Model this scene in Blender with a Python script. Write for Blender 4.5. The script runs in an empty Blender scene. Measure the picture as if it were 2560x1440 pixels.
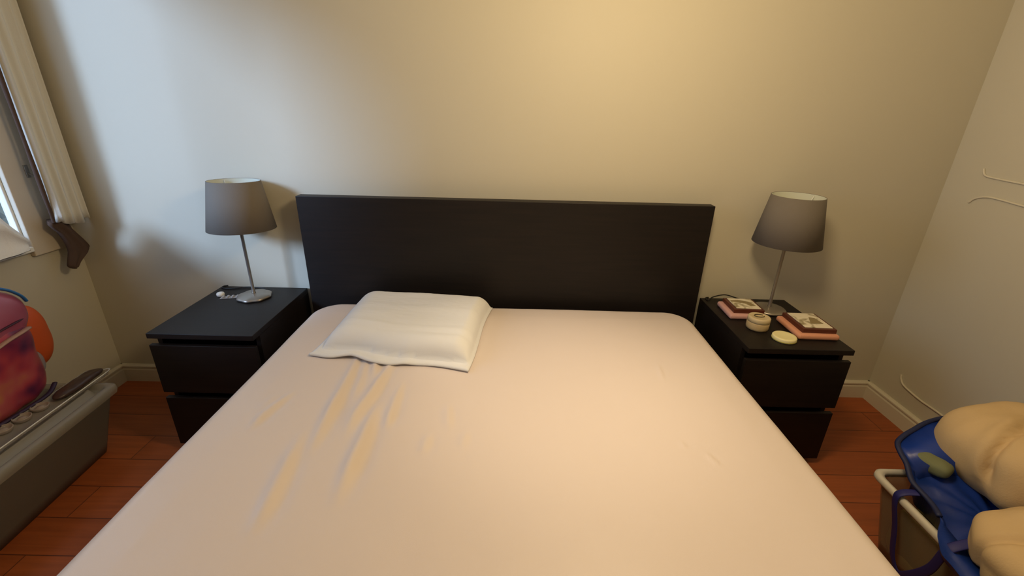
import bpy, bmesh, math, random
from math import sin, cos, pi, exp
from mathutils import Vector, Matrix, noise

scene = bpy.context.scene
COL = scene.collection

# ---------------------------------------------------------------- camera
cam_data = bpy.data.cameras.new('camera')
cam_data.sensor_width = 36.0
cam_data.lens = 1112.88 / 2560 * 36.0
cam_data.clip_start = 0.02
cam = bpy.data.objects.new('camera', cam_data)
COL.objects.link(cam)
r_ = Vector((0.99970733, 0.00532982, 0.02359776))
u_ = Vector((-0.02386722, 0.37662747, 0.92605729))
f_ = Vector((0.00395184, 0.92634947, -0.37664445))
M = Matrix((r_, u_, -f_)).transposed().to_4x4()
M.translation = Vector((0.0275, -1.9730, 1.3694))
cam.matrix_world = M
scene.camera = cam

# ---------------------------------------------------------------- view, sky, sun, ceiling lamp, added bed spot
scene.view_settings.view_transform = 'Standard'
scene.view_settings.look = 'None'
scene.view_settings.exposure = 0.0
scene.view_settings.gamma = 1.0
scene.view_settings.use_curve_mapping = False

world = bpy.data.worlds.new('sky')
scene.world = world
world.use_nodes = True
bg = world.node_tree.nodes['Background']
bg.inputs[0].default_value = (0.60, 0.74, 1.0, 1)
bg.inputs[1].default_value = 2.3

def light(name, kind, loc, energy, color, **kw):
    d = bpy.data.lights.new(name, kind)
    d.energy = energy
    d.color = color
    for k, v in kw.items():
        setattr(d, k, v)
    o = bpy.data.objects.new(name, d)
    o.location = loc
    COL.objects.link(o)
    return o

sun_dir = Vector((0.61, 0.79, -0.385)).normalized()          # daylight falling in through the left window
sun = light('daylight', 'SUN', (-5, -5, 4), 4.6, (0.44, 0.64, 1.0), angle=math.radians(13))
sun.rotation_euler = sun_dir.to_track_quat('-Z', 'Y').to_euler()
portal = light('window_portal', 'AREA', (-2.14, -1.0325, 1.545), 1.0, (1, 1, 1), shape='RECTANGLE', size=1.53, size_y=1.66)
portal.data.cycles.is_portal = True                          # only guides sampling of the sky through the window
portal.rotation_euler = Vector((1, 0, 0)).to_track_quat('-Z', 'Z').to_euler()
lamp = light('ceiling_lamp_light', 'POINT', (0.42, -1.02, 1.78), 36, (1.0, 0.74, 0.42), shadow_soft_size=0.13)
down = light('added_bed_spot', 'SPOT', (0.22, -0.72, 2.50), 42, (1.0, 0.82, 0.60), spot_size=math.radians(40), spot_blend=1.0, shadow_soft_size=0.06)  # unseen extra spot, added to brighten the warm hot spot on the sheet

# ---------------------------------------------------------------- helpers
def tag(o, label=None, cat=None, group=None, kind=None):
    if label: o['label'] = label
    if cat: o['category'] = cat
    if group: o['group'] = group
    if kind: o['kind'] = kind
    return o

def empty(name, loc, label, cat, rz=0.0, group=None):
    o = bpy.data.objects.new(name, None)
    o.empty_display_size = 0.05
    o.location = loc
    o.rotation_euler = (0, 0, rz)
    COL.objects.link(o)
    return tag(o, label, cat, group)

def link_mesh(name, me, mat, parent=None, smooth=False):
    o = bpy.data.objects.new(name, me)
    if mat: me.materials.append(mat)
    if smooth:
        for p in me.polygons: p.use_smooth = True
    COL.objects.link(o)
    if parent: o.parent = parent
    return o

def from_bm(name, bm, mat, parent=None, smooth=False):
    bmesh.ops.recalc_face_normals(bm, faces=bm.faces)
    me = bpy.data.meshes.new(name)
    bm.to_mesh(me); bm.free()
    return link_mesh(name, me, mat, parent, smooth)

def box(bm, x0, x1, y0, y1, z0, z1, bev=0.0, seg=2):
    b = bmesh.new()
    bmesh.ops.create_cube(b, size=1)
    for v in b.verts:
        v.co = Vector(((x0+x1)/2 + v.co.x*(x1-x0), (y0+y1)/2 + v.co.y*(y1-y0), (z0+z1)/2 + v.co.z*(z1-z0)))
    if bev > 0:
        bmesh.ops.bevel(b, geom=b.edges[:], offset=bev, segments=seg, affect='EDGES', profile=0.5)
    me = bpy.data.meshes.new('t'); b.to_mesh(me); b.free()
    bm.from_mesh(me); bpy.data.meshes.remove(me)
    return bm

def boxes(name, mat, parent, *specs, bev=0.0):
    bm = bmesh.new()
    for s in specs: box(bm, *s, bev=bev)
    return from_bm(name, bm, mat, parent)

def lathe(prof, n=48, lob=None):
    """closed or open surface of revolution: prof = [(r, z), ...]"""
    bm = bmesh.new()
    rings = []
    for (r, z) in prof:
        ring = []
        for i in range(n):
            a = 2*pi*i/n
            k = 1.0 if lob is None else lob(a)
            ring.append(bm.verts.new((r*k*cos(a), r*k*sin(a), z)))
        rings.append(ring)
    for a, b in zip(rings, rings[1:]):
        for i in range(n):
            bm.faces.new((a[i], a[(i+1) % n], b[(i+1) % n], b[i]))
    for ring, (r, z) in ((rings[0], prof[0]), (rings[-1], prof[-1])):
        if r > 1e-6 and prof[0] != prof[-1]:
            bm.faces.new(ring)
    bmesh.ops.remove_doubles(bm, verts=bm.verts, dist=1e-6)
    return bm

def tube(bm, pts, rad, n=8, flat=1.0, sub=6):
    """swept tube through the points (Catmull-Rom)"""
    P = [Vector(p) for p in pts]
    Q = []
    for i in range(len(P)-1):
        p0 = P[max(i-1, 0)]; p1 = P[i]; p2 = P[i+1]; p3 = P[min(i+2, len(P)-1)]
        for k in range(sub):
            t = k/sub
            Q.append(0.5*((2*p1) + (p2-p0)*t + (2*p0-5*p1+4*p2-p3)*t*t + (3*p1-p0-3*p2+p3)*t**3))
    Q.append(P[-1])
    rings = []
    prev = None
    for i, q in enumerate(Q):
        d = (Q[min(i+1, len(Q)-1)] - Q[max(i-1, 0)]).normalized()
        if prev is None:
            a = d.orthogonal().normalized() if abs(d.z) > 0.95 else d.cross(Vector((0, 0, 1))).normalized()
        else:
            a = (prev - d*prev.dot(d)).normalized()
        prev = a
        b = d.cross(a)
        rr = rad(i/(len(Q)-1)) if callable(rad) else rad
        rings.append([bm.verts.new(q + a*rr*cos(2*pi*k/n) + b*rr*flat*sin(2*pi*k/n)) for k in range(n)])
    for A, B in zip(rings, rings[1:]):
        for k in range(n):
            bm.faces.new((A[k], A[(k+1) % n], B[(k+1) % n], B[k]))
    bm.faces.new(rings[0][::-1]); bm.faces.new(rings[-1])
    return bm

def blob(name, mat, parent, c, r, e=(2.2, 2.2), amp=0.0, freq=6.0, seed=0.0, rz=0.0, n=64, fold=None, floor=None):
    """superellipsoid of soft stuff with noise folds"""
    bm = bmesh.new()
    def sp(x, k): return math.copysign(abs(x)**k, x)
    nu, nv = n, n//2
    rings = []
    for j in range(1, nv):
        ph = -pi/2 + pi*j/nv
        rings.append([(sp(cos(ph), 2/e[1])*sp(cos(2*pi*i/nu), 2/e[0]),
                       sp(cos(ph), 2/e[1])*sp(sin(2*pi*i/nu), 2/e[0]), sp(sin(ph), 2/e[1])) for i in range(nu)])
    def mk(p):
        q = Vector((p[0]*r[0], p[1]*r[1], p[2]*r[2]))
        d = Vector(p).normalized()
        s = Vector((q.x*freq + seed, q.y*freq - seed, q.z*freq + 2*seed))
        h = amp*(noise.noise(s) + 0.5*noise.noise(s*2.1))
        if fold: h += fold(q)
        q = q + d*h
        q = Matrix.Rotation(rz, 3, 'Z') @ q + Vector(c)
        if floor is not None: q.z = max(q.z, floor)
        return bm.verts.new(q)
    V = [[mk(p) for p in ring] for ring in rings]
    bot = mk((0, 0, -1)); top = mk((0, 0, 1))
    for A, B in zip(V, V[1:]):
        for i in range(nu):
            bm.faces.new((A[i], A[(i+1) % nu], B[(i+1) % nu], B[i]))
    for i in range(nu):
        bm.faces.new((bot, V[0][(i+1) % nu], V[0][i]))
        bm.faces.new((top, V[-1][i], V[-1][(i+1) % nu]))
    return from_bm(name, bm, mat, parent, smooth=True)

# ---------------------------------------------------------------- materials
def mat(name, color, rough=0.6, spec=0.5, metal=0.0, bump=0.0, bscale=200.0, var=0.0, vscale=8.0, alpha=1.0, sheen=0.0, trans=0.0):
    m = bpy.data.materials.new(name)
    m.use_nodes = True
    nt = m.node_tree
    b = nt.nodes['Principled BSDF']
    b.inputs['Base Color'].default_value = (*color, 1)
    b.inputs['Roughness'].default_value = rough
    b.inputs['Specular IOR Level'].default_value = spec
    b.inputs['Metallic'].default_value = metal
    b.inputs['Alpha'].default_value = alpha
    b.inputs['Sheen Weight'].default_value = sheen
    b.inputs['Transmission Weight'].default_value = trans
    tc = nt.nodes.new('ShaderNodeTexCoord')
    if bump > 0:
        n = nt.nodes.new('ShaderNodeTexNoise'); n.inputs['Scale'].default_value = bscale; n.inputs['Detail'].default_value = 4
        bp = nt.nodes.new('ShaderNodeBump'); bp.inputs['Strength'].default_value = bump; bp.inputs['Distance'].default_value = 0.002
        nt.links.new(tc.outputs['Object'], n.inputs['Vector'])
        nt.links.new(n.outputs['Fac'], bp.inputs['Height'])
        nt.links.new(bp.outputs['Normal'], b.inputs['Normal'])
    if var > 0:
        n = nt.nodes.new('ShaderNodeTexNoise'); n.inputs['Scale'].default_value = vscale; n.inputs['Detail'].default_value = 3
        mx = nt.nodes.new('ShaderNodeMix'); mx.data_type = 'RGBA'
        mx.inputs['A'].default_value = (*[c*(1-var) for c in color], 1)
        mx.inputs['B'].default_value = (*[min(1, c*(1+var)) for c in color], 1)
        nt.links.new(tc.outputs['Object'], n.inputs['Vector'])
        nt.links.new(n.outputs['Fac'], mx.inputs['Factor'])
        nt.links.new(mx.outputs['Result'], b.inputs['Base Color'])
    return m

def ramp_mat(name, stops, scale, rough=0.5, detail=2.0, coat=0.0):
    m = bpy.data.materials.new(name); m.use_nodes = True
    nt = m.node_tree; b = nt.nodes['Principled BSDF']
    tc = nt.nodes.new('ShaderNodeTexCoord'); n = nt.nodes.new('ShaderNodeTexNoise')
    n.inputs['Scale'].default_value = scale; n.inputs['Detail'].default_value = detail
    r = nt.nodes.new('ShaderNodeValToRGB')
    while len(r.color_ramp.elements) < len(stops): r.color_ramp.elements.new(0.5)
    for e, (p, c) in zip(r.color_ramp.elements, stops):
        e.position = p; e.color = (*c, 1)
    nt.links.new(tc.outputs['Object'], n.inputs['Vector']); nt.links.new(n.outputs['Fac'], r.inputs['Fac'])
    nt.links.new(r.outputs['Color'], b.inputs['Base Color'])
    b.inputs['Roughness'].default_value = rough
    b.inputs['Coat Weight'].default_value = coat
    return m

def wood_floor():
    m = bpy.data.materials.new('cherry_floor'); m.use_nodes = True
    nt = m.node_tree; b = nt.nodes['Principled BSDF']
    tc = nt.nodes.new('ShaderNodeTexCoord')
    br = nt.nodes.new('ShaderNodeTexBrick')
    br.inputs['Scale'].default_value = 1.0
    br.inputs['Brick Width'].default_value = 1.1; br.inputs['Row Height'].default_value = 0.14
    br.inputs['Mortar Size'].default_value = 0.0018; br.inputs['Bias'].default_value = 0.0
    br.inputs['Color1'].default_value = (0.50, 0.125, 0.030, 1); br.inputs['Color2'].default_value = (0.42, 0.103, 0.025, 1)
    br.inputs['Mortar'].default_value = (0.14, 0.035, 0.012, 1)
    br.offset = 0.37
    mp = nt.nodes.new('ShaderNodeMapping'); mp.inputs['Scale'].default_value = (1.5, 26, 1)
    n = nt.nodes.new('ShaderNodeTexNoise'); n.inputs['Scale'].default_value = 2.2; n.inputs['Detail'].default_value = 6; n.inputs['Distortion'].default_value = 0.6
    mx = nt.nodes.new('ShaderNodeMix'); mx.data_type = 'RGBA'; mx.blend_type = 'MULTIPLY'; mx.inputs['Factor'].default_value = 0.55
    nt.links.new(tc.outputs['Object'], br.inputs['Vector']); nt.links.new(tc.outputs['Object'], mp.inputs['Vector'])
    nt.links.new(mp.outputs['Vector'], n.inputs['Vector'])
    nt.links.new(br.outputs['Color'], mx.inputs['A']); nt.links.new(n.outputs['Fac'], mx.inputs['B'])
    nt.links.new(mx.outputs['Result'], b.inputs['Base Color'])
    b.inputs['Roughness'].default_value = 0.42
    bp = nt.nodes.new('ShaderNodeBump'); bp.inputs['Strength'].default_value = 0.3; bp.inputs['Distance'].default_value = 0.001
    nt.links.new(br.outputs['Fac'], bp.inputs['Height']); bp.invert = True
    nt.links.new(bp.outputs['Normal'], b.inputs['Normal'])
    return m

def wood_dark():
    m = bpy.data.materials.new('black_brown_veneer'); m.use_nodes = True
    nt = m.node_tree; b = nt.nodes['Principled BSDF']
    tc = nt.nodes.new('ShaderNodeTexCoord')
    mp = nt.nodes.new('ShaderNodeMapping'); mp.inputs['Scale'].default_value = (2, 40, 40)
    n = nt.nodes.new('ShaderNodeTexNoise'); n.inputs['Scale'].default_value = 2.0; n.inputs['Detail'].default_value = 6
    r = nt.nodes.new('ShaderNodeValToRGB')
    r.color_ramp.elements[0].position = 0.3; r.color_ramp.elements[0].color = (0.0060, 0.0042, 0.0038, 1)
    r.color_ramp.elements[1].position = 0.75; r.color_ramp.elements[1].color = (0.0120, 0.0078, 0.0062, 1)
    nt.links.new(tc.outputs['Object'], mp.inputs['Vector']); nt.links.new(mp.outputs['Vector'], n.inputs['Vector'])
    nt.links.new(n.outputs['Fac'], r.inputs['Fac']); nt.links.new(r.outputs['Color'], b.inputs['Base Color'])
    b.inputs['Roughness'].default_value = 0.50
    b.inputs['Specular IOR Level'].default_value = 0.35
    return m

M_wall = mat('wall_paint', (0.57, 0.54, 0.435), rough=0.55, spec=0.3, bump=0.12, bscale=60)
M_ceil = mat('ceiling_paint', (0.72, 0.70, 0.62), rough=0.8)
M_trim = mat('trim_paint', (0.66, 0.62, 0.50), rough=0.4)
M_floor = wood_floor()
M_wood = wood_dark()
M_sheet = mat('sheet_cotton', (0.73, 0.645, 0.605), rough=0.42, spec=0.6, bump=0.08, bscale=700, sheen=0.1)
M_pillow = mat('pillowcase_cotton', (0.78, 0.80, 0.83), rough=0.8, spec=0.2, bump=0.2, bscale=500)
M_shade = mat('grey_shade_fabric', (0.175, 0.155, 0.13), rough=0.9, spec=0.1, bump=0.3, bscale=900)
M_shade_in = mat('white_shade_lining', (0.55, 0.58, 0.50), rough=0.9, spec=0.1)
M_metal = mat('brushed_nickel', (0.40, 0.37, 0.33), rough=0.38, metal=0.85)
M_white = mat('white_plastic', (0.78, 0.78, 0.74), rough=0.4)
M_black = mat('black_rubber', (0.01, 0.01, 0.01), rough=0.5)
M_curtain = mat('white_curtain_cloth', (0.62, 0.61, 0.55), rough=0.85, spec=0.1, bump=0.3, bscale=300)
M_brown = mat('brown_cloth', (0.085, 0.055, 0.042), rough=0.85, spec=0.1)
M_casing = mat('window_casing_paint', (0.57, 0.50, 0.39), rough=0.5)
M_cloth = mat('white_cloth', (0.82, 0.84, 0.88), rough=0.85, spec=0.1, bump=0.4, bscale=120)
M_grass = ramp_mat('lawn_green', [(0.3, (0.008, 0.018, 0.008)), (0.7, (0.02, 0.035, 0.018))], 3, rough=0.9)

# ---------------------------------------------------------------- the room
XL, XR, YB, ZC = -1.972, 1.905, -3.7, 2.60
def struct(o): o['kind'] = 'structure'; return o
struct(boxes('floor', M_floor, None, (XL-0.15, XR+0.15, YB-0.15, 0.15, -0.1, 0.0)))
struct(boxes('ceiling', M_ceil, None, (XL-0.15, XR+0.15, YB-0.15, 0.15, ZC, ZC+0.1)))
struct(boxes('wall_back', M_wall, None, (XL-0.15, XR+0.15, 0.0, 0.15, 0.0, ZC)))
struct(boxes('wall_right', M_wall, None, (XR, XR+0.15, YB, 0.0, 0.0, ZC)))
struct(boxes('wall_front', M_wall, None, (XL-0.15, XR+0.15, YB-0.15, YB, 0.0, ZC)))
WY0, WY1, WZ0, WZ1 = -1.85, -0.215, 0.79, 2.30     # window opening in the left wall
struct(boxes('wall_left', M_wall, None,
    (XL-0.15, XL, YB, WY0, 0.0, ZC), (XL-0.15, XL, WY1+0.14, 0.0, 0.0, ZC),
    (XL-0.15, XL, WY0, WY1+0.14, 0.0, WZ0), (XL-0.15, XL, WY0, WY1+0.14, WZ1, ZC)))

def baseboard(name, pts):
    """profile extruded along one wall: pts = start, end, inward normal"""
    (a, b, nrm) = pts
    prof = [(0, 0), (0.016, 0), (0.016, 0.068), (0.013, 0.074), (0.013, 0.080), (0.017, 0.083), (0.017, 0.090), (0.009, 0.097), (0, 0.097)]
    bm = bmesh.new(); rows = []
    a = Vector(a); b = Vector(b); nrm = Vector(nrm)
    for p in (a, b):
        rows.append([bm.verts.new(p + nrm*d + Vector((0, 0, z))) for d, z in prof])
    for i in range(len(prof)-1):
        bm.faces.new((rows[0][i], rows[0][i+1], rows[1][i+1], rows[1][i]))
    bm.faces.new(rows[0]); bm.faces.new(rows[1][::-1])
    return struct(from_bm(name, bm, M_trim))
baseboard('baseboard_back', ((XL, 0, 0), (XR, 0, 0), (0, -1, 0)))
baseboard('baseboard_left', ((XL, YB, 0), (XL, -0.001, 0), (1, 0, 0)))
baseboard('baseboard_right', ((XR, YB, 0), (XR, -0.001, 0), (-1, 0, 0)))

# window: painted frame, centre rail, glass
bm = bmesh.new()
FX0, FX1 = XL-0.030, XL-0.001
box(bm, FX0, FX1, WY0, WY0+0.045, WZ0, WZ1, 0.004); box(bm, FX0, FX1, WY1-0.008, WY1+0.138, WZ0, WZ1, 0.003)
box(bm, FX0, FX1, WY0, WY1, WZ0, WZ0+0.045, 0.004); box(bm, FX0, FX1, -1.05, -1.015, WZ0, WZ1, 0.004); box(bm, FX0, FX1, WY0, WY1, WZ1-0.05, WZ1, 0.004)
win = struct(from_bm('window_1', bm, M_white))
M_glass = mat('window_glass', (0.9, 0.97, 0.95), rough=0.02, trans=1.0, alpha=0.15)
boxes('pane', M_glass, win, (XL-0.018, XL-0.014, WY0+0.04, WY1-0.004, WZ0+0.04, WZ1-0.045))
bm = bmesh.new()
box(bm, XL, XL+0.022, WY1, WY1+0.155, 0.745, WZ1+0.10, 0.004)
box(bm, XL, XL+0.022, WY0-0.10, WY0, 0.745, WZ1+0.10, 0.004)
box(bm, XL, XL+0.022, WY0, WY1, WZ1, WZ1+0.10, 0.004)
struct(from_bm('trim_1', bm, M_casing))
struct(boxes('trim_2', M_white, None, (XL-0.06, XL+0.03, WY0-0.02, WY1-0.002, WZ0-0.022, WZ0), bev=0.004))
lawn = boxes('lawn', M_grass, None, (-14, XL-0.6, -9, 12, -0.7, -0.6)); struct(lawn)

# a hedge outside, seen through the corner of the window
def hedge():
    bm = bmesh.new(); rnd = random.Random(4)
    core = bmesh.ops.create_icosphere(bm, subdivisions=5, radius=1.0)['verts']
    for v in core:
        d = v.co.normalized()
        k = 1+0.10*noise.noise(d*4)+0.08*noise.noise(d*11)
        v.co = Vector((d.x*1.2*k, d.y*2.6*k, d.z*1.0*k))
    for _ in range(5000):
        d = Vector((rnd.gauss(0, 1), rnd.gauss(0, 1), rnd.gauss(0, 1))).normalized()
        k = 1+0.10*noise.noise(d*4)+0.08*noise.noise(d*11)+rnd.uniform(-0.01, 0.05)
        p = Vector((d.x*1.2*k, d.y*2.6*k, d.z*1.0*k))
        a = Vector((rnd.gauss(0, 1), rnd.gauss(0, 1), rnd.gauss(0, 1))).normalized()*0.06; b = a.cross(d).normalized()*0.03
        bm.faces.new([bm.verts.new(p-a), bm.verts.new(p+b), bm.verts.new(p+a), bm.verts.new(p-b)])
    me = bpy.data.meshes.new('hedge'); bm.to_mesh(me); bm.free()
    o = link_mesh('hedge', me, ramp_mat('hedge_leaves', [(0.3, (0.02, 0.035, 0.022)), (0.7, (0.06, 0.085, 0.055))], 5, rough=0.7))
    o.location = (-4.9, 2.6, 0.35)
    return tag(o, 'dark green leafy hedge outside, glimpsed through the corner of the window', 'hedge')
hedge()

# ---------------------------------------------------------------- bed
bed = empty('bed_frame', (0, -0.095, 0), 'black-brown wooden double bed frame with a tall flat headboard against the back wall', 'bed')
def rel(root, x0, x1, y0, y1, z0, z1):
    L = root.location
    return (x0-L.x, x1-L.x, y0-L.y, y1-L.y, z0-L.z, z1-L.z)
boxes('headboard', M_wood, bed, rel(bed, -0.888, 0.888, -0.095, -0.045, 0.0, 1.0), bev=0.002)
boxes('side_rail', M_wood, bed, rel(bed, -0.888, -0.858, -2.17, -0.095, 0.17, 0.38), bev=0.002)
boxes('side_rail', M_wood, bed, rel(bed, 0.858, 0.888, -2.17, -0.095, 0.17, 0.38), bev=0.002)
boxes('footboard', M_wood, bed, rel(bed, -0.888, 0.888, -2.20, -2.17, 0.0, 0.38), bev=0.002)
boxes('slatted_base', M_wood, bed, rel(bed, -0.857, 0.857, -2.165, -0.10, 0.24, 0.28))

# mattress with a fitted sheet (creased on its left half)
W1 = [  # creases on the sheet: polyline (x, y) on the mattress, height, width
    ([(-0.53, -0.66), (-0.58, -0.855), (-0.592, -1.0), (-0.605, -1.10)], 0.0065, 0.016),
]
MX0, MX1, MY0, MY1, MZ0, MZ1 = -0.832, 0.826, -2.13, -0.140, 0.285, 0.545
CAMC = cam.matrix_world.translation
def px(u, v, z):     # a spot seen in the photo, carried onto the level z: used to measure where things lie
    d = f_*1112.88 + r_*(u-1280) + u_*(720-v)
    t = (z - CAMC.z)/d.z
    return (CAMC.x + d.x*t, CAMC.y + d.y*t)
creases = [
    ([(905, 885), (880, 945), (853, 999), (806, 1089), (762, 1162)], 0.0085, 0.013),
    ([(768, 1075), (726, 1169), (676, 1274), (625, 1360)], 0.0060, 0.014),
    ([(995, 895), (939, 985), (896, 1042), (862, 1112)], 0.0085, 0.013),
    ([(950, 1010), (918, 1104), (882, 1190), (838, 1292)], 0.0085, 0.015),
    ([(1012, 955), (986, 1032), (968, 1082)], 0.0060, 0.010),
    ([(952, 890), (938, 950)], 0.0060, 0.010),
    ([(925, 890), (905, 960), (880, 1010)], 0.0035, 0.010),
    ([(738, 980), (665, 1039), (625, 1082)], 0.0040, 0.010),
    ([(700, 985), (640, 1045)], 0.0020, 0.012),
    ([(1126, 1010), (1131, 1086)], 0.0028, 0.010),
    ([(1080, 1085), (1062, 1145)], 0.0028, 0.010),
    ([(1172, 1080), (1162, 1130)], 0.0022, 0.010),
    ([(1648, 910), (1665, 962)], 0.0025, 0.005),
    ([(1765, 1130), (1812, 1172)], 0.0022, 0.006),
    ([(1700, 1100), (1725, 1125)], 0.0015, 0.006),
]
creases = [([px(u, v, 0.545) for u, v in pl], h*1.75, w) for pl, h, w in creases]
def crease_h(x, y):
    tot = 0.0
    for pl, h, w in creases:
        best = None; L = len(pl)-1
        for i in range(L):
            ax, ay = pl[i]; bx, by = pl[i+1]
            dx, dy = bx-ax, by-ay; l2 = dx*dx+dy*dy
            t = ((x-ax)*dx + (y-ay)*dy)/l2
            tc = min(1, max(0, t))
            ex, ey = x-(ax+dx*tc), y-(ay+dy*tc)
            d2 = ex*ex+ey*ey
            if best is None or d2 < best[0]:
                s = (dx*ey - dy*ex)/math.sqrt(l2)          # signed distance, + = to the right going away from head
                best = (d2, s, (i+tc)/L, t)
        d2, s, tt, _ = best
        if d2 > (5*w)**2: continue
        env = min(1, max(0, tt)/0.30 + 0.12)
        e1 = min(1, max(0, (1-tt)/0.45)); env *= e1*e1*(3-2*e1)*(0.85+0.35*noise.noise(Vector((x*9, y*9, h*900))))
        # ridge lies to the left of the line, its steep flank on the line
        lat = math.sqrt(max(d2, 0))
        if tt <= 0 or tt >= 1: env *= exp(-(d2/(w*w)))
        q = s/(w*(0.75+0.35*sin(pi*min(1, max(0, tt)))))
        tot += h*env*(exp(-(q+1.0)**2*0.9) - 0.35*exp(-(q-1.1)**2))
    return tot

def mattress():
    bm = bmesh.new()
    rc = 0.125; re = 0.045
    cx, cy = (MX0+MX1)/2, (MY0+MY1)/2; hx, hy = (MX1-MX0)/2, (MY1-MY0)/2
    nx, ny = 230, 250
    def profile(x, y):      # squeeze the grid's square outline into one with round corners
        return x, y
    grid = []
    # top: grid in parameter space mapped to a rounded rectangle
    for j in range(ny+1):
        row = []
        for i in range(nx+1):
            s = -1+2*i/nx; t = -1+2*j/ny
            x, y = s*hx, t*hy
            ax, ay = abs(x)-(hx-rc), abs(y)-(hy-rc)
            if ax > 0 and ay > 0:
                m = max(ax, ay); L = math.hypot(ax, ay)
                k = m/L
                x = math.copysign(hx-rc+ax*k, x); y = math.copysign(hy-rc+ay*k, y)
                edge = rc - m
            else:
                edge = min(hx-abs(x), hy-abs(y))
            z = MZ1
            if edge < re:
                q = 1-edge/re
                z -= re*(1-math.sqrt(max(0, 1-q*q)))*0.95
            X, Y = cx+x, cy+y
            # soft crown and slight sag
            z += 0.004*noise.noise(Vector((X*2.2, Y*2.2, 0.3))) + 0.0006*noise.noise(Vector((X*14, Y*14, 1.3)))
            z -= 0.006*(1-min(1, edge/0.12))
            if edge > re: z += crease_h(X, Y)*min(1, (edge-re)/0.03)
            row.append(bm.verts.new((X, Y, z)))
        grid.append(row)
    for j in range(ny):
        for i in range(nx):
            bm.faces.new((grid[j][i], grid[j][i+1], grid[j+1][i+1], grid[j+1][i]))
    # sides
    loop = [grid[0][i] for i in range(nx+1)] + [grid[j][nx] for j in range(1, ny+1)] + \
           [grid[ny][i] for i in range(nx-1, -1, -1)] + [grid[j][0] for j in range(ny-1, 0, -1)]
    prev = loop
    for z, off in ((0.49, 0.004), (0.44, 0.007), (0.38, 0.006), (0.33, 0.0), (0.296, -0.012), (0.286, -0.05)):
        cur = []
        for k, v in enumerate(loop):
            n = Vector((v.co.x-cx, v.co.y-cy, 0)); n = Vector((n.x/hx, n.y/hy, 0)).normalized()
            w = 0.0012*noise.noise(Vector((v.co.x*9, v.co.y*9, z*4)))
            cur.append(bm.verts.new((v.co.x+n.x*(off+w), v.co.y+n.y*(off+w), z)))
        m = len(loop)
        for k in range(m):
            bm.faces.new((prev[k], cur[k], cur[(k+1) % m], prev[(k+1) % m]))
        prev = cur
    bm.faces.new(prev)
    return bm
mattress_root = empty('mattress', (0, -1.1, 0.285), 'thick double mattress in a pale pink-cream fitted sheet on the bed frame', 'mattress')
o = from_bm('fitted_sheet', mattress(), M_sheet, mattress_root, smooth=True)
o.location = (0, 1.1, -0.285)
o = boxes('mattress_core', M_white, mattress_root, (MX0+0.03, MX1-0.03, MY0+1.1+0.03, MY1+1.1-0.03, 0.004, 0.22), bev=0.02)

# flat pillow in a white pillowcase
def pillow():
    bm = bmesh.new()
    nx, ny = 110, 100
    # plan corners: front-left, front-right, back-right, back-left
    FL, FR, BR, BL = Vector((-0.675, -0.632)), Vector((-0.112, -0.706)), Vector((-0.045, -0.200)), Vector((-0.612, -0.150))
    top, bot = [], []
    for j in range(ny+1):
        t = j/ny; rt, rb = [], []
        for i in range(nx+1):
            s = i/nx
            P = (FL*(1-s)+FR*s)*(1-t) + (BL*(1-s)+BR*s)*t
            # front hem wanders a little
            fr = exp(-(t/0.10)**2)
            P.y += fr*(0.012*sin(s*9.0+0.6) + 0.014*exp(-((s-0.30)/0.09)**2) - 0.012*exp(-((s-0.12)/0.1)**2))
            P.x += 0.008*sin(t*5+1)*(exp(-(s/0.08)**2)+exp(-((1-s)/0.08)**2))
            # height of the cushion inside the case; loose flap in front and at the left
            def edge(v, a, b):
                if v <= a: return 0.0
                q = min(1, (v-a)/b); return math.sqrt(1-(1-q)**2)
            lf = 0.045*(1-t)+0.008
            h = edge(s, lf, 0.20-0.08*t)*edge(1-s, 0.015, 0.09)*edge(t, 0.085+0.02*sin(6*s), 0.15)*edge(1-t, 0.01, 0.11)
            H = 0.066*h*(1 + 0.12*noise.noise(Vector((s*2.0, t*2.5, 4))))
            # long soft folds parallel to the front edge and wrinkles near the hem
            yy = t + 0.03*noise.noise(Vector((s*3, t*3, 9)))
            H += 0.0030*exp(-((yy-0.30)/0.035)**2)*min(1, s*3) - 0.0030*exp(-((yy-0.235)/0.035)**2)*(0.4+s)
            H += 0.0015*exp(-((yy-0.62)/0.05)**2) + 0.0020*noise.noise(Vector((s*3.5, t*9, 2)))*min(1, h+0.4)
            H += 0.0007*noise.noise(Vector((s*22, t*34, 5))) + 0.0035*exp(-((t-0.012)/0.016)**2)*(0.5+0.5*exp(-(s/0.2)**2))
            lift = (0.009*exp(-((s-0.28)/0.08)**2) + 0.006*exp(-((s-0.42)/0.09)**2))*fr + 0.005*exp(-((s-0.62)/0.05)**2)*fr
            rim = min(s, 1-s, t, 1-t)
            th = 0.004*min(1, rim/0.02) + 0.0035
            zb = MZ1 + 0.0055 + lift
            rt.append(bm.verts.new((P.x, P.y, zb + th + max(0, H))))
            rb.append(bm.verts.new((P.x, P.y, zb + (0.002 if rim > 0 else 0.0))))
        top.append(rt); bot.append(rb)
    for j in range(ny):
        for i in range(nx):
            bm.faces.new((top[j][i], top[j][i+1], top[j+1][i+1], top[j+1][i]))
            bm.faces.new((bot[j][i], bot[j+1][i], bot[j+1][i+1], bot[j][i+1]))
    def strip(a, b):
        for k in range(len(a)-1): bm.faces.new((a[k], a[k+1], b[k+1], b[k]))
    strip(top[0], bot[0]); strip(top[-1], bot[-1])
    strip([r[0] for r in top], [r[0] for r in bot]); strip([r[-1] for r in top], [r[-1] for r in bot])
    return bm
tag(from_bm('pillow', pillow(), M_pillow, None, smooth=True), 'flat off-white pillow in a loose pillowcase lying on the left half of the bed', 'pillow')

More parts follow.
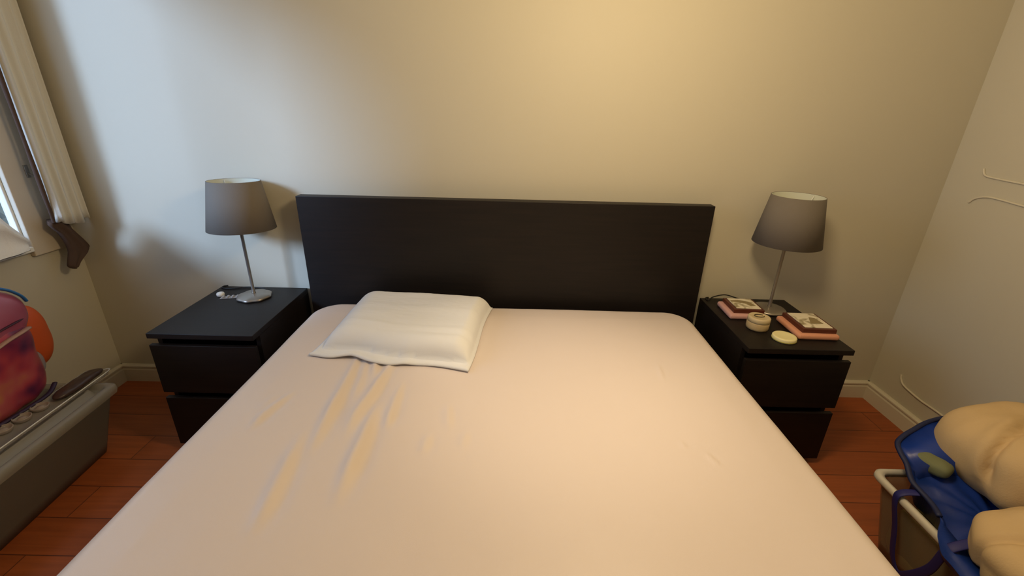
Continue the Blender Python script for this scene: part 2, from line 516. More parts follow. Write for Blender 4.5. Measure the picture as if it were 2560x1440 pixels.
# ---------------------------------------------------------------- nightstands
def nightstand(x0, x1, yb, label):
    xc = (x0+x1)/2
    root = empty('nightstand', (xc, yb-0.24, 0), label, 'nightstand', group=None)
    w = (x1-x0)/2; f = -0.24; b = 0.24
    boxes('top_panel', M_wood, root, (-w, w, f, b, 0.528, 0.550), bev=0.002)
    boxes('carcass', M_wood, root, (-w, -w+0.018, f+0.045, b, 0.0, 0.528), (w-0.018, w, f+0.045, b, 0.0, 0.528),
          (-w+0.018, w-0.018, b-0.008, b, 0.03, 0.528), (-w+0.018, w-0.018, f+0.05, b-0.008, 0.03, 0.045), (-w+0.018, w-0.018, f+0.05, f+0.066, 0.0, 0.03), bev=0.0008)
    for z0, z1 in ((0.288, 0.500), (0.032, 0.262)):
        d = boxes('drawer', M_wood, root, (-w, w, f, f+0.018, z0, z1),
                  (-w+0.025, w-0.025, f+0.018, b-0.03, z0+0.03, z0+0.036),
                  (-w+0.025, -w+0.037, f+0.018, b-0.03, z0+0.03, z1-0.045), (w-0.037, w-0.025, f+0.018, b-0.03, z0+0.03, z1-0.045),
                  (-w+0.025, w-0.025, b-0.042, b-0.03, z0+0.03, z1-0.045), bev=0.001)
    return root
nightstand(-1.338, -0.936, -0.018, 'black-brown two-drawer nightstand left of the bed, under the window-side lamp')
nightstand(0.930, 1.332, -0.024, 'black-brown two-drawer nightstand right of the bed, crowded with small boxes and a tin')

# ---------------------------------------------------------------- table lamps
def table_lamp(x, y, label, lob, tilt, cord):
    root = empty('table_lamp', (x, y, 0.5505), label, 'lamp')
    prof = [(0.0, 0.0), (0.064, 0.0), (0.070, 0.003), (0.070, 0.008), (0.065, 0.0125), (0.03, 0.016), (0.012, 0.020), (0.0, 0.021)]
    from_bm('base', lathe(prof, 64, lob), M_metal, root, smooth=True)
    from_bm('stem', lathe([(0.0, 0.015), (0.009, 0.015), (0.0075, 0.03), (0.0065, 0.05), (0.0065, 0.37), (0.013, 0.372), (0.014, 0.375), (0.014, 0.415), (0.0, 0.416)], 24), M_metal, root, smooth=True)
    sh = from_bm('lamp_shade', lathe([(0.132, 0.312), (0.0985, 0.512), (0.0975, 0.5125), (0.131, 0.312), (0.132, 0.312)], 72), M_shade, root, smooth=False)
    for p in sh.data.polygons: p.use_smooth = True
    from_bm('lining', lathe([(0.1304, 0.3135), (0.0968, 0.5115), (0.0960, 0.5115), (0.1296, 0.3135), (0.1304, 0.3135)], 72), M_shade_in, sh, smooth=True)
    bm = bmesh.new()
    for a in (0.4, 0.4+2*pi/3, 0.4+4*pi/3):
        tube(bm, [(0.012*cos(a), 0.012*sin(a), 0.412), (0.06*cos(a), 0.06*sin(a), 0.445), (0.0965*cos(a), 0.0965*sin(a), 0.506)], 0.0016, 6)
    from_bm('shade_carrier', bm, M_white, sh, smooth=True)
    from_bm('bulb', lathe([(0, 0.415), (0.012, 0.416), (0.014, 0.43), (0.024, 0.45), (0.028, 0.468), (0.024, 0.485), (0.012, 0.495), (0, 0.498)], 32), M_white, root, smooth=True)
    bm = bmesh.new(); tube(bm, cord, 0.0028, 8)
    from_bm('cord', bm, M_black, root, smooth=True)
    sh.rotation_euler = tilt
    return root
table_lamp(-1.120, -0.140, 'slim metal table lamp with a grey tapered shade on the left nightstand', lambda a: 1+0.035*cos(8*a), (-0.045, 0.0, 0),
           [(0, 0.07, 0.004), (0.0, 0.095, 0.003), (-0.09, 0.105, 0.004), (-0.15, 0.085, 0.003), (-0.20, 0.09, 0.003), (-0.205, 0.112, 0.003), (-0.19, 0.120, 0.003)])
table_lamp(1.190, -0.150, 'slim metal table lamp with a grey tapered shade on the right nightstand', None, (0, 0, 0),
           [(-0.03, 0.07, 0.004), (-0.06, 0.095, 0.003), (-0.10, 0.105, 0.012), (-0.15, 0.115, 0.022), (-0.205, 0.110, 0.012), (-0.235, 0.09, 0.003), (-0.235, 0.118, 0.003), (-0.22, 0.124, 0.003)])

# ---------------------------------------------------------------- small things on the nightstands
ZT = 0.5505
M_foil = mat('foil_blister', (0.45, 0.43, 0.42), rough=0.3, metal=0.6, bump=0.6, bscale=150)
bm = lathe([(0, 0), (0.014, 0), (0.016, 0.003), (0.0165, 0.010), (0.014, 0.015), (0.006, 0.0175), (0, 0.018)], 32)
o = tag(from_bm('bottle_cap', bm, M_white, None, True), 'tiny white cap on the left nightstand, near its wall-side edge', 'cap'); o.location = (-1.275, -0.135, ZT)
bm = bmesh.new(); box(bm, -0.040, 0.040, -0.014, 0.014, 0.0, 0.0025, 0.001)
for i in range(4):
    for s in (-1, 1):
        b2 = lathe([(0, 0.0025), (0.006, 0.0025), (0.0055, 0.006), (0.003, 0.008), (0, 0.0085)], 12)
        bmesh.ops.translate(b2, verts=b2.verts, vec=(-0.029+i*0.019, s*0.007, 0))
        me = bpy.data.meshes.new('t'); b2.to_mesh(me); b2.free(); bm.from_mesh(me); bpy.data.meshes.remove(me)
o = tag(from_bm('blister_pack', bm, M_foil, None, False), 'small crinkled silvery packet between the white cap and lamp base on the left nightstand', 'packet')
o.location = (-1.222, -0.150, ZT); o.rotation_euler = (0, 0, 0.25)

M_pinkA = mat('pink_fabric', (0.60, 0.34, 0.30), rough=0.9, bump=0.4, bscale=250)
M_pinkB = mat('salmon_fabric', (0.66, 0.31, 0.19), rough=0.9, bump=0.4, bscale=250)
M_redwood = mat('reddish_wood', (0.10, 0.024, 0.012), rough=0.4, var=0.3, vscale=30)
def picture_mat():
    m = bpy.data.materials.new('printed_card'); m.use_nodes = True
    nt = m.node_tree; b = nt.nodes['Principled BSDF']
    tc = nt.nodes.new('ShaderNodeTexCoord'); n = nt.nodes.new('ShaderNodeTexNoise')
    n.inputs['Scale'].default_value = 24; n.inputs['Detail'].default_value = 3; n.inputs['Distortion'].default_value = 0.7
    r = nt.nodes.new('ShaderNodeValToRGB')
    r.color_ramp.elements[0].position = 0.36; r.color_ramp.elements[0].color = (0.30, 0.25, 0.13, 1)
    r.color_ramp.elements[1].position = 0.52; r.color_ramp.elements[1].color = (0.78, 0.72, 0.56, 1)
    nt.links.new(tc.outputs['Object'], n.inputs['Vector']); nt.links.new(n.outputs['Fac'], r.inputs['Fac'])
    nt.links.new(r.outputs['Color'], b.inputs['Base Color']); b.inputs['Roughness'].default_value = 0.5
    return m
M_card = picture_mat()
M_ink = mat('olive_ink', (0.27, 0.21, 0.10), rough=0.6)
def pad_and_box(cx, cy, w, d, rz, mpad, plab, blab, motif):
    p = boxes('fabric_pouch', mpad, None, (-w/2, w/2, -d/2, d/2, 0.0, 0.023))
    bm = bmesh.new(); box(bm, -w/2, w/2, -d/2, d/2, 0.0, 0.023, 0.0095, 4)
    me = p.data; bm.to_mesh(me); bm.free()
    for q in me.polygons: q.use_smooth = True
    p.location = (cx, cy, ZT); p.rotation_euler = (0, 0, rz); tag(p, plab, 'pouch')
    t = empty('wooden_box', (cx, cy, ZT+0.0232), blab, 'box', rz)
    w2, d2 = w/2-0.014, d/2-0.012
    x0 = 0.006
    boxes('box_body', M_redwood, t, (-w2+x0, w2+x0, -d2+0.006, d2+0.006, 0.0, 0.017), bev=0.0015)
    c = boxes('picture_tile', M_card, t, (-w2+0.014+x0, w2-0.010+x0, -d2+0.018, d2-0.002, 0.017, 0.0195), bev=0.0006)
    bm = bmesh.new()
    vs = [bm.verts.new((x+x0, y+0.006, 0.0197)) for x, y in motif]
    f = bm.faces.new(vs)
    ex = bmesh.ops.extrude_face_region(bm, geom=[f]); bmesh.ops.translate(bm, verts=[v for v in ex['geom'] if isinstance(v, bmesh.types.BMVert)], vec=(0, 0, 0.0003))
    from_bm('printed_picture', bm, M_ink, c)
pad_and_box(1.048, -0.186, 0.156, 0.150, -0.04, M_pinkA, 'pale pink padded fabric pouch under a wooden box, beside the bed on the right nightstand',
            'flat red-brown wooden box with a pictured white top, nearer the headboard', [(-0.045, 0.03), (-0.01, 0.038), (0.03, 0.022), (0.045, -0.02), (0.02, -0.028), (0.012, -0.002), (-0.02, 0.012), (-0.045, 0.018)])
pad_and_box(1.242, -0.342, 0.160, 0.178, -0.03, M_pinkB, 'salmon-pink padded fabric pouch under a wooden box at the outer edge of the right nightstand',
            'flat red-brown wooden box with a pictured white top, nearer the right wall', [(-0.012, -0.032), (0.014, 0.030), (0.034, 0.022), (0.040, -0.030)])

M_tin = mat('woven_tan', (0.50, 0.38, 0.20), rough=0.6, bump=0.4, bscale=120)
M_tinlid = mat('cream_lid', (0.58, 0.48, 0.29), rough=0.5)
M_cand = mat('pale_yellow_wax', (0.82, 0.76, 0.42), rough=0.45)
t = empty('round_jar', (1.045, -0.333, ZT), 'squat tan round jar in front of the pale pink pouch on the right nightstand', 'jar')
from_bm('jar_body', lathe([(0, 0), (0.036, 0), (0.041, 0.003), (0.0425, 0.01), (0.0425, 0.030), (0.041, 0.033), (0, 0.033)], 48), M_tin, t, True)
l = from_bm('lid', lathe([(0, 0.0335), (0.040, 0.0335), (0.0425, 0.035), (0.0425, 0.050), (0.040, 0.0535), (0.034, 0.0545), (0.030, 0.053), (0.0, 0.053)], 48), M_tinlid, t, True)
bm = bmesh.new(); tube(bm, [(0.020*cos(a*pi/6)+0.001, 0.013*sin(a*pi/6)+0.004, 0.0550) for a in range(1, 12)], 0.0018, 6, sub=3)
from_bm('lid_mark', bm, mat('dark_olive', (0.10, 0.08, 0.04), rough=0.6), l, True)
t = empty('tin_lid', (1.105, -0.425, ZT), 'pale yellow round lid lying tilted at the front of the right nightstand', 'lid')
bm = lathe([(0, 0.012), (0.038, 0.012), (0.0405, 0.009), (0.0405, 0.001), (0.0425, 0.0), (0.0435, 0.002), (0.0435, 0.0135), (0.041, 0.0165), (0.036, 0.0172), (0.030, 0.0160), (0, 0.0158)], 48)
o = from_bm('disc', bm, M_cand, t, True); o.rotation_euler = (0, 0, 0)
bm = bmesh.new(); tube(bm, [(0.0425*cos(a*pi/12), 0.0425*sin(a*pi/12), 0.004) for a in range(0, 25)], 0.0022, 6, sub=1)
o = from_bm('rim', bm, mat('olive_yellow', (0.45, 0.42, 0.08), rough=0.5), t, True)

# ---------------------------------------------------------------- curtains and the left corner
def drape(name, x, y0, y1, z0, z1, amp, waves, mtl, th=0.010, label=None, seed=0.0):
    bm = bmesh.new(); n = 90; nz = 40; F, B = [], []
    for k in range(nz+1):
        z = z0+(z1-z0)*k/nz; f, b = [], []
        for i in range(n+1):
            s = i/n; y = y0+(y1-y0)*s
            ph = 2*pi*waves*s + 0.5*noise.noise(Vector((s*3, z*1.3, seed)))
            d = amp*(0.5*sin(ph) + 0.35*abs(sin(ph*0.5+seed))) + 0.004*noise.noise(Vector((s*12, z*2.5, seed+3)))
            e = min(1, min(s, 1-s)/0.06)
            zz = z + (0.010*sin(5*s+seed) + 0.006*sin(17*s) if k == 0 else 0)
            f.append(bm.verts.new((x + d*e + 0.0, y, zz)))
            b.append(bm.verts.new((x - th - 0.02*e + d*e*0.3, y, zz)))
        F.append(f); B.append(b)
    for k in range(nz):
        for i in range(n):
            bm.faces.new((F[k][i], F[k][i+1], F[k+1][i+1], F[k+1][i])); bm.faces.new((B[k][i], B[k+1][i], B[k+1][i+1], B[k][i+1]))
        bm.faces.new((F[k][0], F[k+1][0], B[k+1][0], B[k][0])); bm.faces.new((F[k][n], B[k][n], B[k+1][n], F[k+1][n]))
    for R0 in (0, nz):
        for i in range(n): bm.faces.new((F[R0][i], B[R0][i], B[R0][i+1], F[R0][i+1]))
    return from_bm(name, bm, mtl, None, True)
c = drape('curtain', -1.862, -0.158, -0.018, 0.868, 2.45, 0.016, 3.2, M_curtain, th=0.012, seed=1.7)
tag(c, 'white gathered curtain hanging in the corner at the right edge of the window', 'curtain')
# brown inner curtain: a narrow edge beside the white one, its gathered tail below
bm = bmesh.new()
tube(bm, [(-1.868, -0.172, 2.44), (-1.868, -0.172, 1.8), (-1.868, -0.171, 1.3), (-1.870, -0.170, 1.0), (-1.885, -0.155, 0.875)], lambda t: 0.0075 + 0.001*sin(t*20), 14, flat=0.8, sub=14)
br_root = empty('inner_curtain', (-1.90, -0.15, 0.68), 'narrow dark brown curtain edge with a gathered tail below the white curtain', 'curtain')
o = from_bm('curtain_edge', bm, M_brown, br_root, True); o.location = (1.90, 0.15, -0.68)
def tail():
    bm = bmesh.new()
    rows = [  # z, y centre, half width
        (0.885, -0.138, 0.026), (0.868, -0.136, 0.034), (0.852, -0.124, 0.036), (0.83, -0.112, 0.030), (0.80, -0.098, 0.034), (0.775, -0.088, 0.040),
        (0.75, -0.080, 0.046), (0.735, -0.079, 0.050), (0.72, -0.090, 0.045), (0.705, -0.108, 0.034), (0.69, -0.124, 0.024), (0.678, -0.132, 0.017), (0.672, -0.134, 0.010)]
    n = 28; rings = []
    for k, (z, yc, hw) in enumerate(rows):
        ring = []
        for i in range(n):
            a = 2*pi*i/n
            rx = 0.019*(1+0.30*sin(a*5+k*0.3)); ring.append(bm.verts.new((-1.898 + rx*sin(a), yc + hw*cos(a), z + 0.006*cos(a+1))))
        rings.append(ring)
    for A, B in zip(rings, rings[1:]):
        for i in range(n): bm.faces.new((A[i], A[(i+1) % n], B[(i+1) % n], B[i]))
    bm.faces.new(rings[0]); bm.faces.new(rings[-1])
    return bm
o = from_bm('curtain_tail', tail(), M_brown, br_root, True); o.location = (1.90, 0.15, -0.68)
# curtain hook
hk = empty('curtain_hook', (-1.950, -0.128, 1.085), 'small metal hook holding the brown curtain beside the window casing', 'hook')
boxes('hook_plate', M_metal, hk, (0.0, 0.004, -0.008, 0.008, -0.03, 0.02), bev=0.001)
bm = bmesh.new(); tube(bm, [(0.004, 0, -0.012), (0.03, -0.006, -0.022), (0.055, -0.018, -0.022), (0.070, -0.024, -0.008), (0.066, -0.026, 0.006)], 0.0035, 8)
from_bm('hook_arm', bm, M_metal, hk, True)
bm = bmesh.new(); bmesh.ops.create_uvsphere(bm, u_segments=16, v_segments=12, radius=0.008)
o = from_bm('hook_knob', bm, mat('dark_knob', (0.03, 0.02, 0.02), rough=0.4), hk, True); o.location = (0.064, -0.026, 0.012)

# white cloth bunched on the sill
def sill_cloth():
    bm = bmesh.new(); n = 40; m = 90; rings = []
    for k in range(m+1):
        t = k/m; y = -0.262 - 1.45*t
        H = 0.045 + 0.16*min(1, t*14) + 0.015*noise.noise(Vector((0, t*16, 2)))
        ring = []
        for i in range(n):
            a = 2*pi*i/n
            w = 0.055*(0.75+0.25*min(1, t*18)) * (1+0.18*noise.noise(Vector((cos(a)*1.5, sin(a)*1.5, t*26))))
            endr = math.sqrt(max(0.02, 1-(1-min(1, t/0.016))**2)) * math.sqrt(max(0.02, 1-(1-min(1, (1-t)/0.03))**2))
            x = -1.925 + w*endr*cos(a)*(1.0 + 0.12*sin(7*a+5*t)); z = WZ0 + 0.004 + H*endr*(0.5+0.5*sin(a))
            if sin(a) < -0.2: z = WZ0 + 0.004
            ring.append(bm.verts.new((x, y, z)))
        rings.append(ring)
    for A, B in zip(rings, rings[1:]):
        for i in range(n): bm.faces.new((A[i], A[(i+1) % n], B[(i+1) % n], B[i]))
    bm.faces.new(rings[0]); bm.faces.new(rings[-1])
    return bm
tag(from_bm('window_cloth', sill_cloth(), M_cloth, None, True), 'crumpled white cloth heaped along the window sill', 'cloth')

# ---------------------------------------------------------------- storage box on the left
M_tub = mat('frosted_grey_plastic', (0.17, 0.16, 0.135), rough=0.4, alpha=0.80)
M_lid = mat('clear_lid_plastic', (0.40, 0.37, 0.31), rough=0.25, alpha=0.62)
tub = empty('storage_box', (-1.750, -0.455, 0), 'long frosted plastic storage box with a clear lid on the floor below the window', 'storage box', rz=math.radians(4.5))
def tapered(x0, x1, y0, y1, z0, z1, tp, r, th=0.003, rows=6, n=8):
    """open-topped bin with round corners; narrower at the bottom by tp"""
    bm = bmesh.new(); rings = []
    def ring(z, ins, rr):
        out = []
        X0, X1, Y0, Y1 = x0+ins, x1-ins, y0+ins, y1-ins
        for cx, cy, a0 in ((X1-rr, Y1-rr, 0), (X0+rr, Y1-rr, pi/2), (X0+rr, Y0+rr, pi), (X1-rr, Y0+rr, 3*pi/2)):
            for i in range(n+1):
                a = a0+pi/2*i/n; out.append(bm.verts.new((cx+rr*cos(a), cy+rr*sin(a), z)))
        return out
    for k in range(rows+1):
        t = k/rows; rings.append(ring(z0+(z1-z0)*t, tp*(1-t), r))
    for k in range(rows+1):
        t = 1-k/rows; rings.append(ring(max(z0+th, z0+(z1-z0)*t), tp*(1-t)+th, max(0.002, r-th)))
    for A, B in zip(rings, rings[1:]):
        L = len(A)
        for i in range(L): bm.faces.new((A[i], A[(i+1) % L], B[(i+1) % L], B[i]))
    bm.faces.new(rings[0][::-1]); bm.faces.new(rings[-1])
    return bm
from_bm('tub', tapered(-0.165, 0.165, -0.78, 0.0, 0.002, 0.268, 0.055, 0.03), M_tub, tub, True)
bm = bmesh.new()
def rrect_ring(bm, x0, x1, y0, y1, r, z, n=6):
    out = []
    for cx, cy, a0 in ((x1-r, y1-r, 0), (x0+r, y1-r, pi/2), (x0+r, y0+r, pi), (x1-r, y0+r, 3*pi/2)):
        for i in range(n+1):
            a = a0+pi/2*i/n; out.append(bm.verts.new((cx+r*cos(a), cy+r*sin(a), z)))
    return out
def stack(bm, rings, cap0=True, cap1=True):
    for A, B in zip(rings, rings[1:]):
        L = len(A)
        for i in range(L): bm.faces.new((A[i], A[(i+1) % L], B[(i+1) % L], B[i]))
    if cap0: bm.faces.new(rings[0][::-1])
    if cap1: bm.faces.new(rings[-1])
R = []
for ins, z in ((-0.012, 0.250), (-0.014, 0.262), (-0.012, 0.280), (0.0, 0.286), (0.012, 0.284), (0.020, 0.270), (0.036, 0.268), (0.044, 0.290), (0.048, 0.293), (0.054, 0.290), (0.060, 0.284)):
    R.append(rrect_ring(bm, -0.165+ins, 0.165-ins, -0.78+ins, 0.0-ins, 0.03, z))
stack(bm, R, cap0=False)
o = from_bm('lid', bm, M_lid, tub, True)
# clear tray on the lid with a few things in it
M_tray = mat('clear_tray_plastic', (0.55, 0.52, 0.47), rough=0.15, alpha=0.35)
tr = empty('clear_tray', (-1.672, -0.60, 0.2945), 'shallow clear plastic tray along the bed-side edge of the storage box lid', 'tray', rz=math.radians(4.5))
bm = tapered(-0.048, 0.048, -0.28, 0.215, 0.0, 0.014, 0.004, 0.010, th=0.002, rows=2, n=5)
from_bm('tray_body', bm, M_tray, tr, True)
bm = bmesh.new(); tube(bm, [(0.048, -0.28, 0.0155), (0.048, -0.1, 0.0155), (0.048, 0.1, 0.0155), (0.046, 0.213, 0.0155), (0.02, 0.216, 0.0155)], 0.0022, 8)
from_bm('tray_rim', bm, M_white, tr, True)
M_dbrown = mat('dark_brown_leather', (0.060, 0.035, 0.028), rough=0.35, bump=0.3, bscale=100)
o = blob('pouch', M_dbrown, None, (-1.680, -0.485, 0.312), (0.030, 0.105, 0.0145), e=(3, 2.4), amp=0.003, freq=30, seed=2.0, rz=math.radians(3), floor=0.2972)
tag(o, 'slim dark brown pouch in the clear tray on the storage box', 'pouch')
M_cup = mat('smoky_clear_plastic', (0.42, 0.36, 0.32), rough=0.2, alpha=0.75)
base = None
for k, (x, y) in enumerate(((-1.692, -0.630), (-1.694, -0.692), (-1.696, -0.754), (-1.698, -0.816))):
    bm = lathe([(0, 0), (0.022, 0), (0.024, 0.002), (0.026, 0.010), (0.0265, 0.014), (0.024, 0.0145), (0.022, 0.006), (0.014, 0.006), (0.010, 0.011), (0, 0.012)], 32)
    o = from_bm('round_container', bm, M_cup, None, True); o.location = (x, y, 0.2975)
    lab = ['small smoky round container in the tray, right beside the brown pouch', 'small smoky round container in the tray, second from the brown pouch',
           'small smoky round container in the tray, third from the brown pouch', 'small smoky round container in the tray, farthest from the brown pouch'][k]
    tag(o, lab, 'container', 'small round containers in the tray')
    if k == 3: o.location = (-1.70, -0.848, 0.2975)

# colourful bag standing on the box
M_bag = ramp_mat('printed_bag', [(0.34, (0.045, 0.015, 0.075)), (0.45, (0.28, 0.035, 0.085)), (0.52, (0.45, 0.06, 0.09)), (0.60, (0.50, 0.11, 0.12)), (0.70, (0.55, 0.26, 0.06))], 6.5, rough=0.3, coat=0.4)
M_bagtop = ramp_mat('printed_bag_pink', [(0.35, (0.30, 0.05, 0.11)), (0.65, (0.42, 0.12, 0.20))], 5, rough=0.35, coat=0.3)
M_orange = mat('orange_nylon', (0.62, 0.10, 0.02), rough=0.5)
bg_root = empty('toy_bag', (-1.80, -0.66, 0.295), 'pink, red and purple printed plastic bag with an orange side, standing on the storage box', 'bag')
def inb(o): o.location = (1.80, 0.66, -0.295); return o
inb(blob('bag_body', M_bag, bg_root, (-1.808, -0.665, 0.472), (0.080, 0.170, 0.175), e=(3.4, 4.0), amp=0.010, freq=9, seed=3.1, floor=0.297))
inb(blob('bag_top', M_bagtop, bg_root, (-1.805, -0.660, 0.632), (0.076, 0.188, 0.118), e=(3.0, 2.2), amp=0.008, freq=10, seed=5.0))
inb(blob('orange_side', M_orange, bg_root, (-1.860, -0.450, 0.490), (0.045, 0.088, 0.130), e=(2.2, 2.4), amp=0.003, freq=9, seed=7.0))
bm = bmesh.new(); tube(bm, [(-1.768, -0.535, 0.735), (-1.762, -0.512, 0.718), (-1.756, -0.490, 0.690), (-1.755, -0.480, 0.665)], 0.0085, 8, flat=0.6)
inb(from_bm('blue_clip', bm, mat('blue_plastic', (0.02, 0.14, 0.42), rough=0.4), bg_root, True))
inb(blob('clear_pocket', mat('pale_clear_pocket', (0.35, 0.33, 0.36), rough=0.2, alpha=0.7), bg_root, (-1.800, -0.490, 0.410), (0.018, 0.020, 0.045), amp=0.002))
bm = bmesh.new(); tube(bm, [(-1.742, -0.520, 0.575), (-1.724, -0.56, 0.578), (-1.722, -0.62, 0.570), (-1.722, -0.70, 0.550)], 0.011, 8, flat=0.5)
inb(from_bm('pale_band', bm, mat('pale_pink_band', (0.45, 0.28, 0.24), rough=0.5), bg_root, True))
bm = bmesh.new(); tube(bm, [(-1.750, -0.520, 0.612), (-1.730, -0.56, 0.617), (-1.726, -0.62, 0.612), (-1.726, -0.70, 0.598)], 0.006, 8, flat=0.5)
inb(from_bm('dark_seam', bm, mat('dark_plum_seam', (0.05, 0.01, 0.03), rough=0.5), bg_root, True))
bm = bmesh.new(); tube(bm, [(-1.750, -0.505, 0.325), (-1.727, -0.56, 0.312), (-1.722, -0.65, 0.310), (-1.724, -0.82, 0.310)], 0.009, 8, flat=0.6)
inb(from_bm('dark_piping', bm, mat('dark_purple', (0.03, 0.015, 0.05), rough=0.5), bg_root, True))

# ---------------------------------------------------------------- right side: bin, blue bag, beige bundle
M_bin = mat('smoky_bin_plastic', (0.30, 0.26, 0.18), rough=0.3, alpha=0.48)
M_rim = mat('white_bin_rim', (0.62, 0.60, 0.55), rough=0.4)
bin_root = empty('plastic_bin', (1.46, -1.06, 0), 'clear rectangular plastic bin with a white rim on the floor by the right wall', 'bin')
from_bm('bin_body', tapered(-0.205, 0.205, -0.26, 0.23, 0.002, 0.272, 0.045, 0.035), M_bin, bin_root, True)
bm = bmesh.new()
rr = []
for ins, z in ((0.000, 0.262), (-0.010, 0.262), (-0.014, 0.268), (-0.013, 0.280), (-0.006, 0.285), (0.004, 0.283), (0.006, 0.274), (0.004, 0.262), (0.000, 0.262)):
    rr.append(rrect_ring(bm, -0.205+ins, 0.205-ins, -0.26+ins, 0.23-ins, 0.035, z))
stack(bm, rr, False, False)
from_bm('rim', bm, M_rim, bin_root, True)
M_olive = mat('olive_cloth', (0.40, 0.31, 0.10), rough=0.9)
o = blob('folded_cloth', M_olive, None, (1.345, -1.05, 0.115), (0.055, 0.165, 0.105), e=(4, 4), amp=0.006, freq=14, seed=1.0, floor=0.008)
tag(o, 'olive-brown folded cloth seen through the side of the plastic bin', 'cloth')

def blue_mat():
    m = mat('blue_woven_plastic', (0.010, 0.040, 0.27), rough=0.38, spec=0.5, bump=0.3, bscale=60, var=0.5, vscale=7)
    return m
M_blue = blue_mat()
bb = empty('blue_shopping_bag', (1.52, -1.0, 0.06), 'large open blue plastic carrier bag standing in the white-rimmed bin', 'bag')
def inbb(o): o.location = (-1.52, 1.0, -0.06); return o
# mouth of the bag (x, y, z), going round from the back
mouth = [(1.62, -0.70, 0.40), (1.50, -0.715, 0.405), (1.40, -0.755, 0.395), (1.315, -0.80, 0.375), (1.300, -0.865, 0.350), (1.286, -0.915, 0.325), (1.290, -0.965, 0.315), (1.275, -1.03, 0.310),
         (1.213, -1.095, 0.306), (1.185, -1.16, 0.300), (1.205, -1.27, 0.298), (1.46, -1.28, 0.30), (1.60, -1.22, 0.31), (1.66, -1.10, 0.33), (1.70, -0.95, 0.36), (1.70, -0.80, 0.385)]
def cr(P, n):
    Q = []; L = len(P)
    for i in range(L):
        p0, p1, p2, p3 = (Vector(P[(i+k) % L]) for k in (-1, 0, 1, 2))
        for k in range(n):
            t = k/n; Q.append(0.5*((2*p1)+(p2-p0)*t+(2*p0-5*p1+4*p2-p3)*t*t+(3*p1-p0-3*p2+p3)*t**3))
    return Q
MR = cr(mouth, 8)
cc = Vector((1.49, -1.03, 0))
def bagshell(th):
    bm = bmesh.new(); rings = []
    rows = [(0.0, 0.72), (0.02, 0.80), (0.3, 0.84), (0.6, 0.86), (0.72, 0.86), (0.93, 0.90), (1.0, 1.0)]
    for (t, k) in rows:
        ring = []
        for i, p in enumerate(MR):
            q = Vector((cc.x+(p.x-cc.x)*k, cc.y+(p.y-cc.y)*k, 0.03+(p.z-0.03)*t))
            if t < 0.95:     # stay inside the bin
                xmin = 1.255+0.058+0.045*(1-t) if t < 0.6 else 1.285
                q.x = min(max(q.x, max(xmin, 1.42 if t < 0.65 else xmin)), 1.605); q.y = min(max(q.y, -1.26), -0.885)
            nn = Vector((q.x-cc.x, q.y-cc.y, 0)).normalized()
            q += nn*(0.006*noise.noise(Vector((i*0.22, t*5, 1.0))))*(t > 0.05)
            ring.append(bm.verts.new(q))
        rings.append(ring)
    # the bag folds inwards over what it holds
    for (k, dz) in ((0.985, -0.004), (0.95, -0.020), (0.90, -0.030), (0.80, -0.026), (0.68, -0.012), (0.5, 0.0), (0.3, 0.005), (0.1, 0.0)):
        ring = []
        for i, p in enumerate(MR):
            h = 0.012*noise.noise(Vector((p.x*7*k, p.y*7*k, 4*k))) + 0.006*sin(i*0.5+k*6)*(1-k)
            zz = p.z*k + 0.25*(1-k) if k < 0.9 else p.z
            ring.append(bm.verts.new((cc.x+(p.x-cc.x)*k, cc.y+(p.y-cc.y)*k, zz+dz+(h if k < 0.96 else 0))))
        rings.append(ring)
    stack(bm, rings)
    return bm
inbb(from_bm('bag_shell', bagshell(0.004), M_blue, bb, True))
# upright back flap of the bag, dark rim band
bm = bmesh.new(); tube(bm, [tuple(p) for p in MR[0:60:4]], 0.008, 8, flat=0.7, sub=3)
inbb(from_bm('bag_hem', bm, mat('dark_blue_hem', (0.005, 0.012, 0.07), rough=0.6), bb, True))
# strap looped over the rim and down the side of the bin
M_strap = mat('blue_strap', (0.016, 0.018, 0.16), rough=0.6)
bm = bmesh.new()
def strap(bm, pts, w=0.016):
    P = []
    tube(bm, pts, w, 10, flat=0.22, sub=8)
strap(bm, [(1.285, -0.945, 0.31), (1.248, -0.935, 0.298), (1.236, -0.935, 0.27), (1.250, -0.955, 0.18), (1.262, -0.975, 0.08), (1.264, -1.01, 0.045), (1.250, -1.05, 0.09), (1.238, -1.095, 0.18), (1.226, -1.115, 0.27), (1.236, -1.12, 0.30), (1.30, -1.12, 0.325)], 0.013)
inbb(from_bm('strap', bm, M_strap, bb, True))
o = blob('green_packet', mat('olive_green_fabric', (0.17, 0.19, 0.10), rough=0.8, bump=0.5, bscale=80), None, (1.383, -0.866, 0.350), (0.034, 0.047, 0.026), e=(3.4, 2.6), amp=0.004, freq=16, seed=4.0, rz=0.5)
tag(o, 'greyish-green packet peeping out of the mouth of the blue bag', 'packet')
M_tan = mat('beige_linen', (0.62, 0.45, 0.24), rough=0.9, spec=0.15, bump=0.35, bscale=180)
def seg_crease(q, pts, w):
    """a furrow along a path over the cloth, with a roll beside it"""
    best = 9.0; side = 0.0; along = 0.0; n = len(pts)-1
    k = q.length
    u = q.normalized()
    N = [Vector(p).normalized() for p in pts]
    for i, (A, B) in enumerate(zip(N, N[1:])):
        D = B-A
        t = min(1, max(0, (u-A).dot(D)/D.length_squared))
        e = u-A-D*t; d = e.length*k
        if d < best:
            best = d; side = math.copysign(d, D.cross(e).dot(u)); along = (i+t)/n
    env = min(1, 0.2+along*3)*min(1, (1-along)*4+0.1)
    return env*(-0.024*exp(-(side/w)**2) + 0.012*exp(-((side+2.4*w)/(1.8*w))**2))
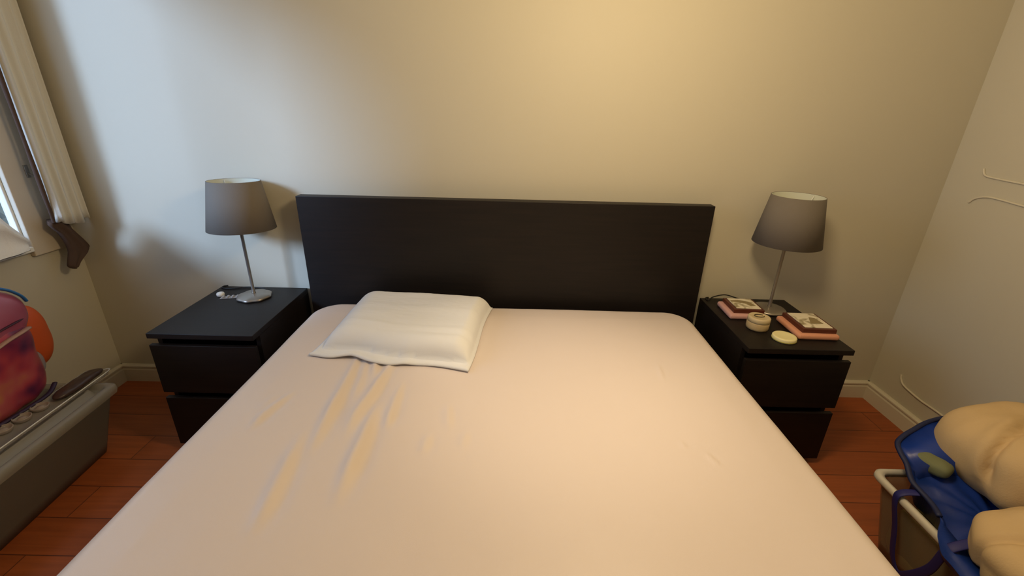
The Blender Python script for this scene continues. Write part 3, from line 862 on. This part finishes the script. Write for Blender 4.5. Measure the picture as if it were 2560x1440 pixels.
CR1 = [(-0.02, 0.06, 0.125), (-0.114, 0.002, 0.120), (-0.205, -0.035, 0.095), (-0.225, -0.046, 0.057), (-0.235, -0.060, 0.012), (-0.232, -0.075, -0.03)]
def fold1(q):
    return seg_crease(q, CR1, 0.011) + 0.008*noise.noise(Vector((q.x*5, q.y*14, q.z*5+3))) + 0.003*noise.noise(Vector((q.x*16, q.y*16, q.z*16)))
def fold2(q):
    return -0.016*exp(-((q.x*0.5+q.y+0.02)/0.016)**2) + 0.010*noise.noise(Vector((q.x*8, q.y*8, q.z*16))) + 0.003*noise.noise(Vector((q.x*22, q.y*22, q.z*22)))
b1 = blob('beige_cushion', M_tan, None, (1.665, -0.905, 0.405), (0.235, 0.185, 0.122), e=(3.3, 3.0), amp=0.016, floor=0.300, freq=5, seed=2.2, fold=fold1, n=220)
tag(b1, 'big puffy beige cushion bulging out of the top of the blue bag', 'cushion')
b2 = blob('beige_blanket', M_tan, None, (1.43, -1.245, 0.345), (0.215, 0.175, 0.115), e=(2.3, 2.3), floor=0.293, amp=0.02, freq=7, seed=6.2, fold=fold2, n=180)
tag(b2, 'rumpled beige blanket spilling over the bin below the big cushion', 'blanket')

# ---------------------------------------------------------------- cables and paint ridges on the right wall
M_cable = mat('wall_coloured_cable', (0.66, 0.62, 0.50), rough=0.5)
XW = XR-0.0035
def cable(name, pts, r, label, cat, m=M_cable):
    bm = bmesh.new(); tube(bm, [(XR-r*0.8, y, z) for y, z in pts], r, 8)
    return tag(from_bm(name, bm, m, None, True), label, cat)
cable('cable', [(-0.153, 0.232), (-0.160, 0.212), (-0.187, 0.191), (-0.277, 0.180), (-0.358, 0.182), (-0.436, 0.181), (-0.62, 0.178), (-0.90, 0.17)], 0.0045, 'pale cable running low along the right wall above the baseboard', 'cable')
cable('cable', [(-0.142, 1.186), (-0.158, 1.162), (-0.215, 1.156), (-0.304, 1.152), (-0.45, 1.147)], 0.004, 'pale painted-over cable on the right wall, upper of two', 'cable')
cable('cable', [(-0.136, 1.050), (-0.155, 1.070), (-0.198, 1.084), (-0.260, 1.083), (-0.335, 1.077), (-0.48, 1.068)], 0.004, 'pale painted-over cable on the right wall, lower of two', 'cable')
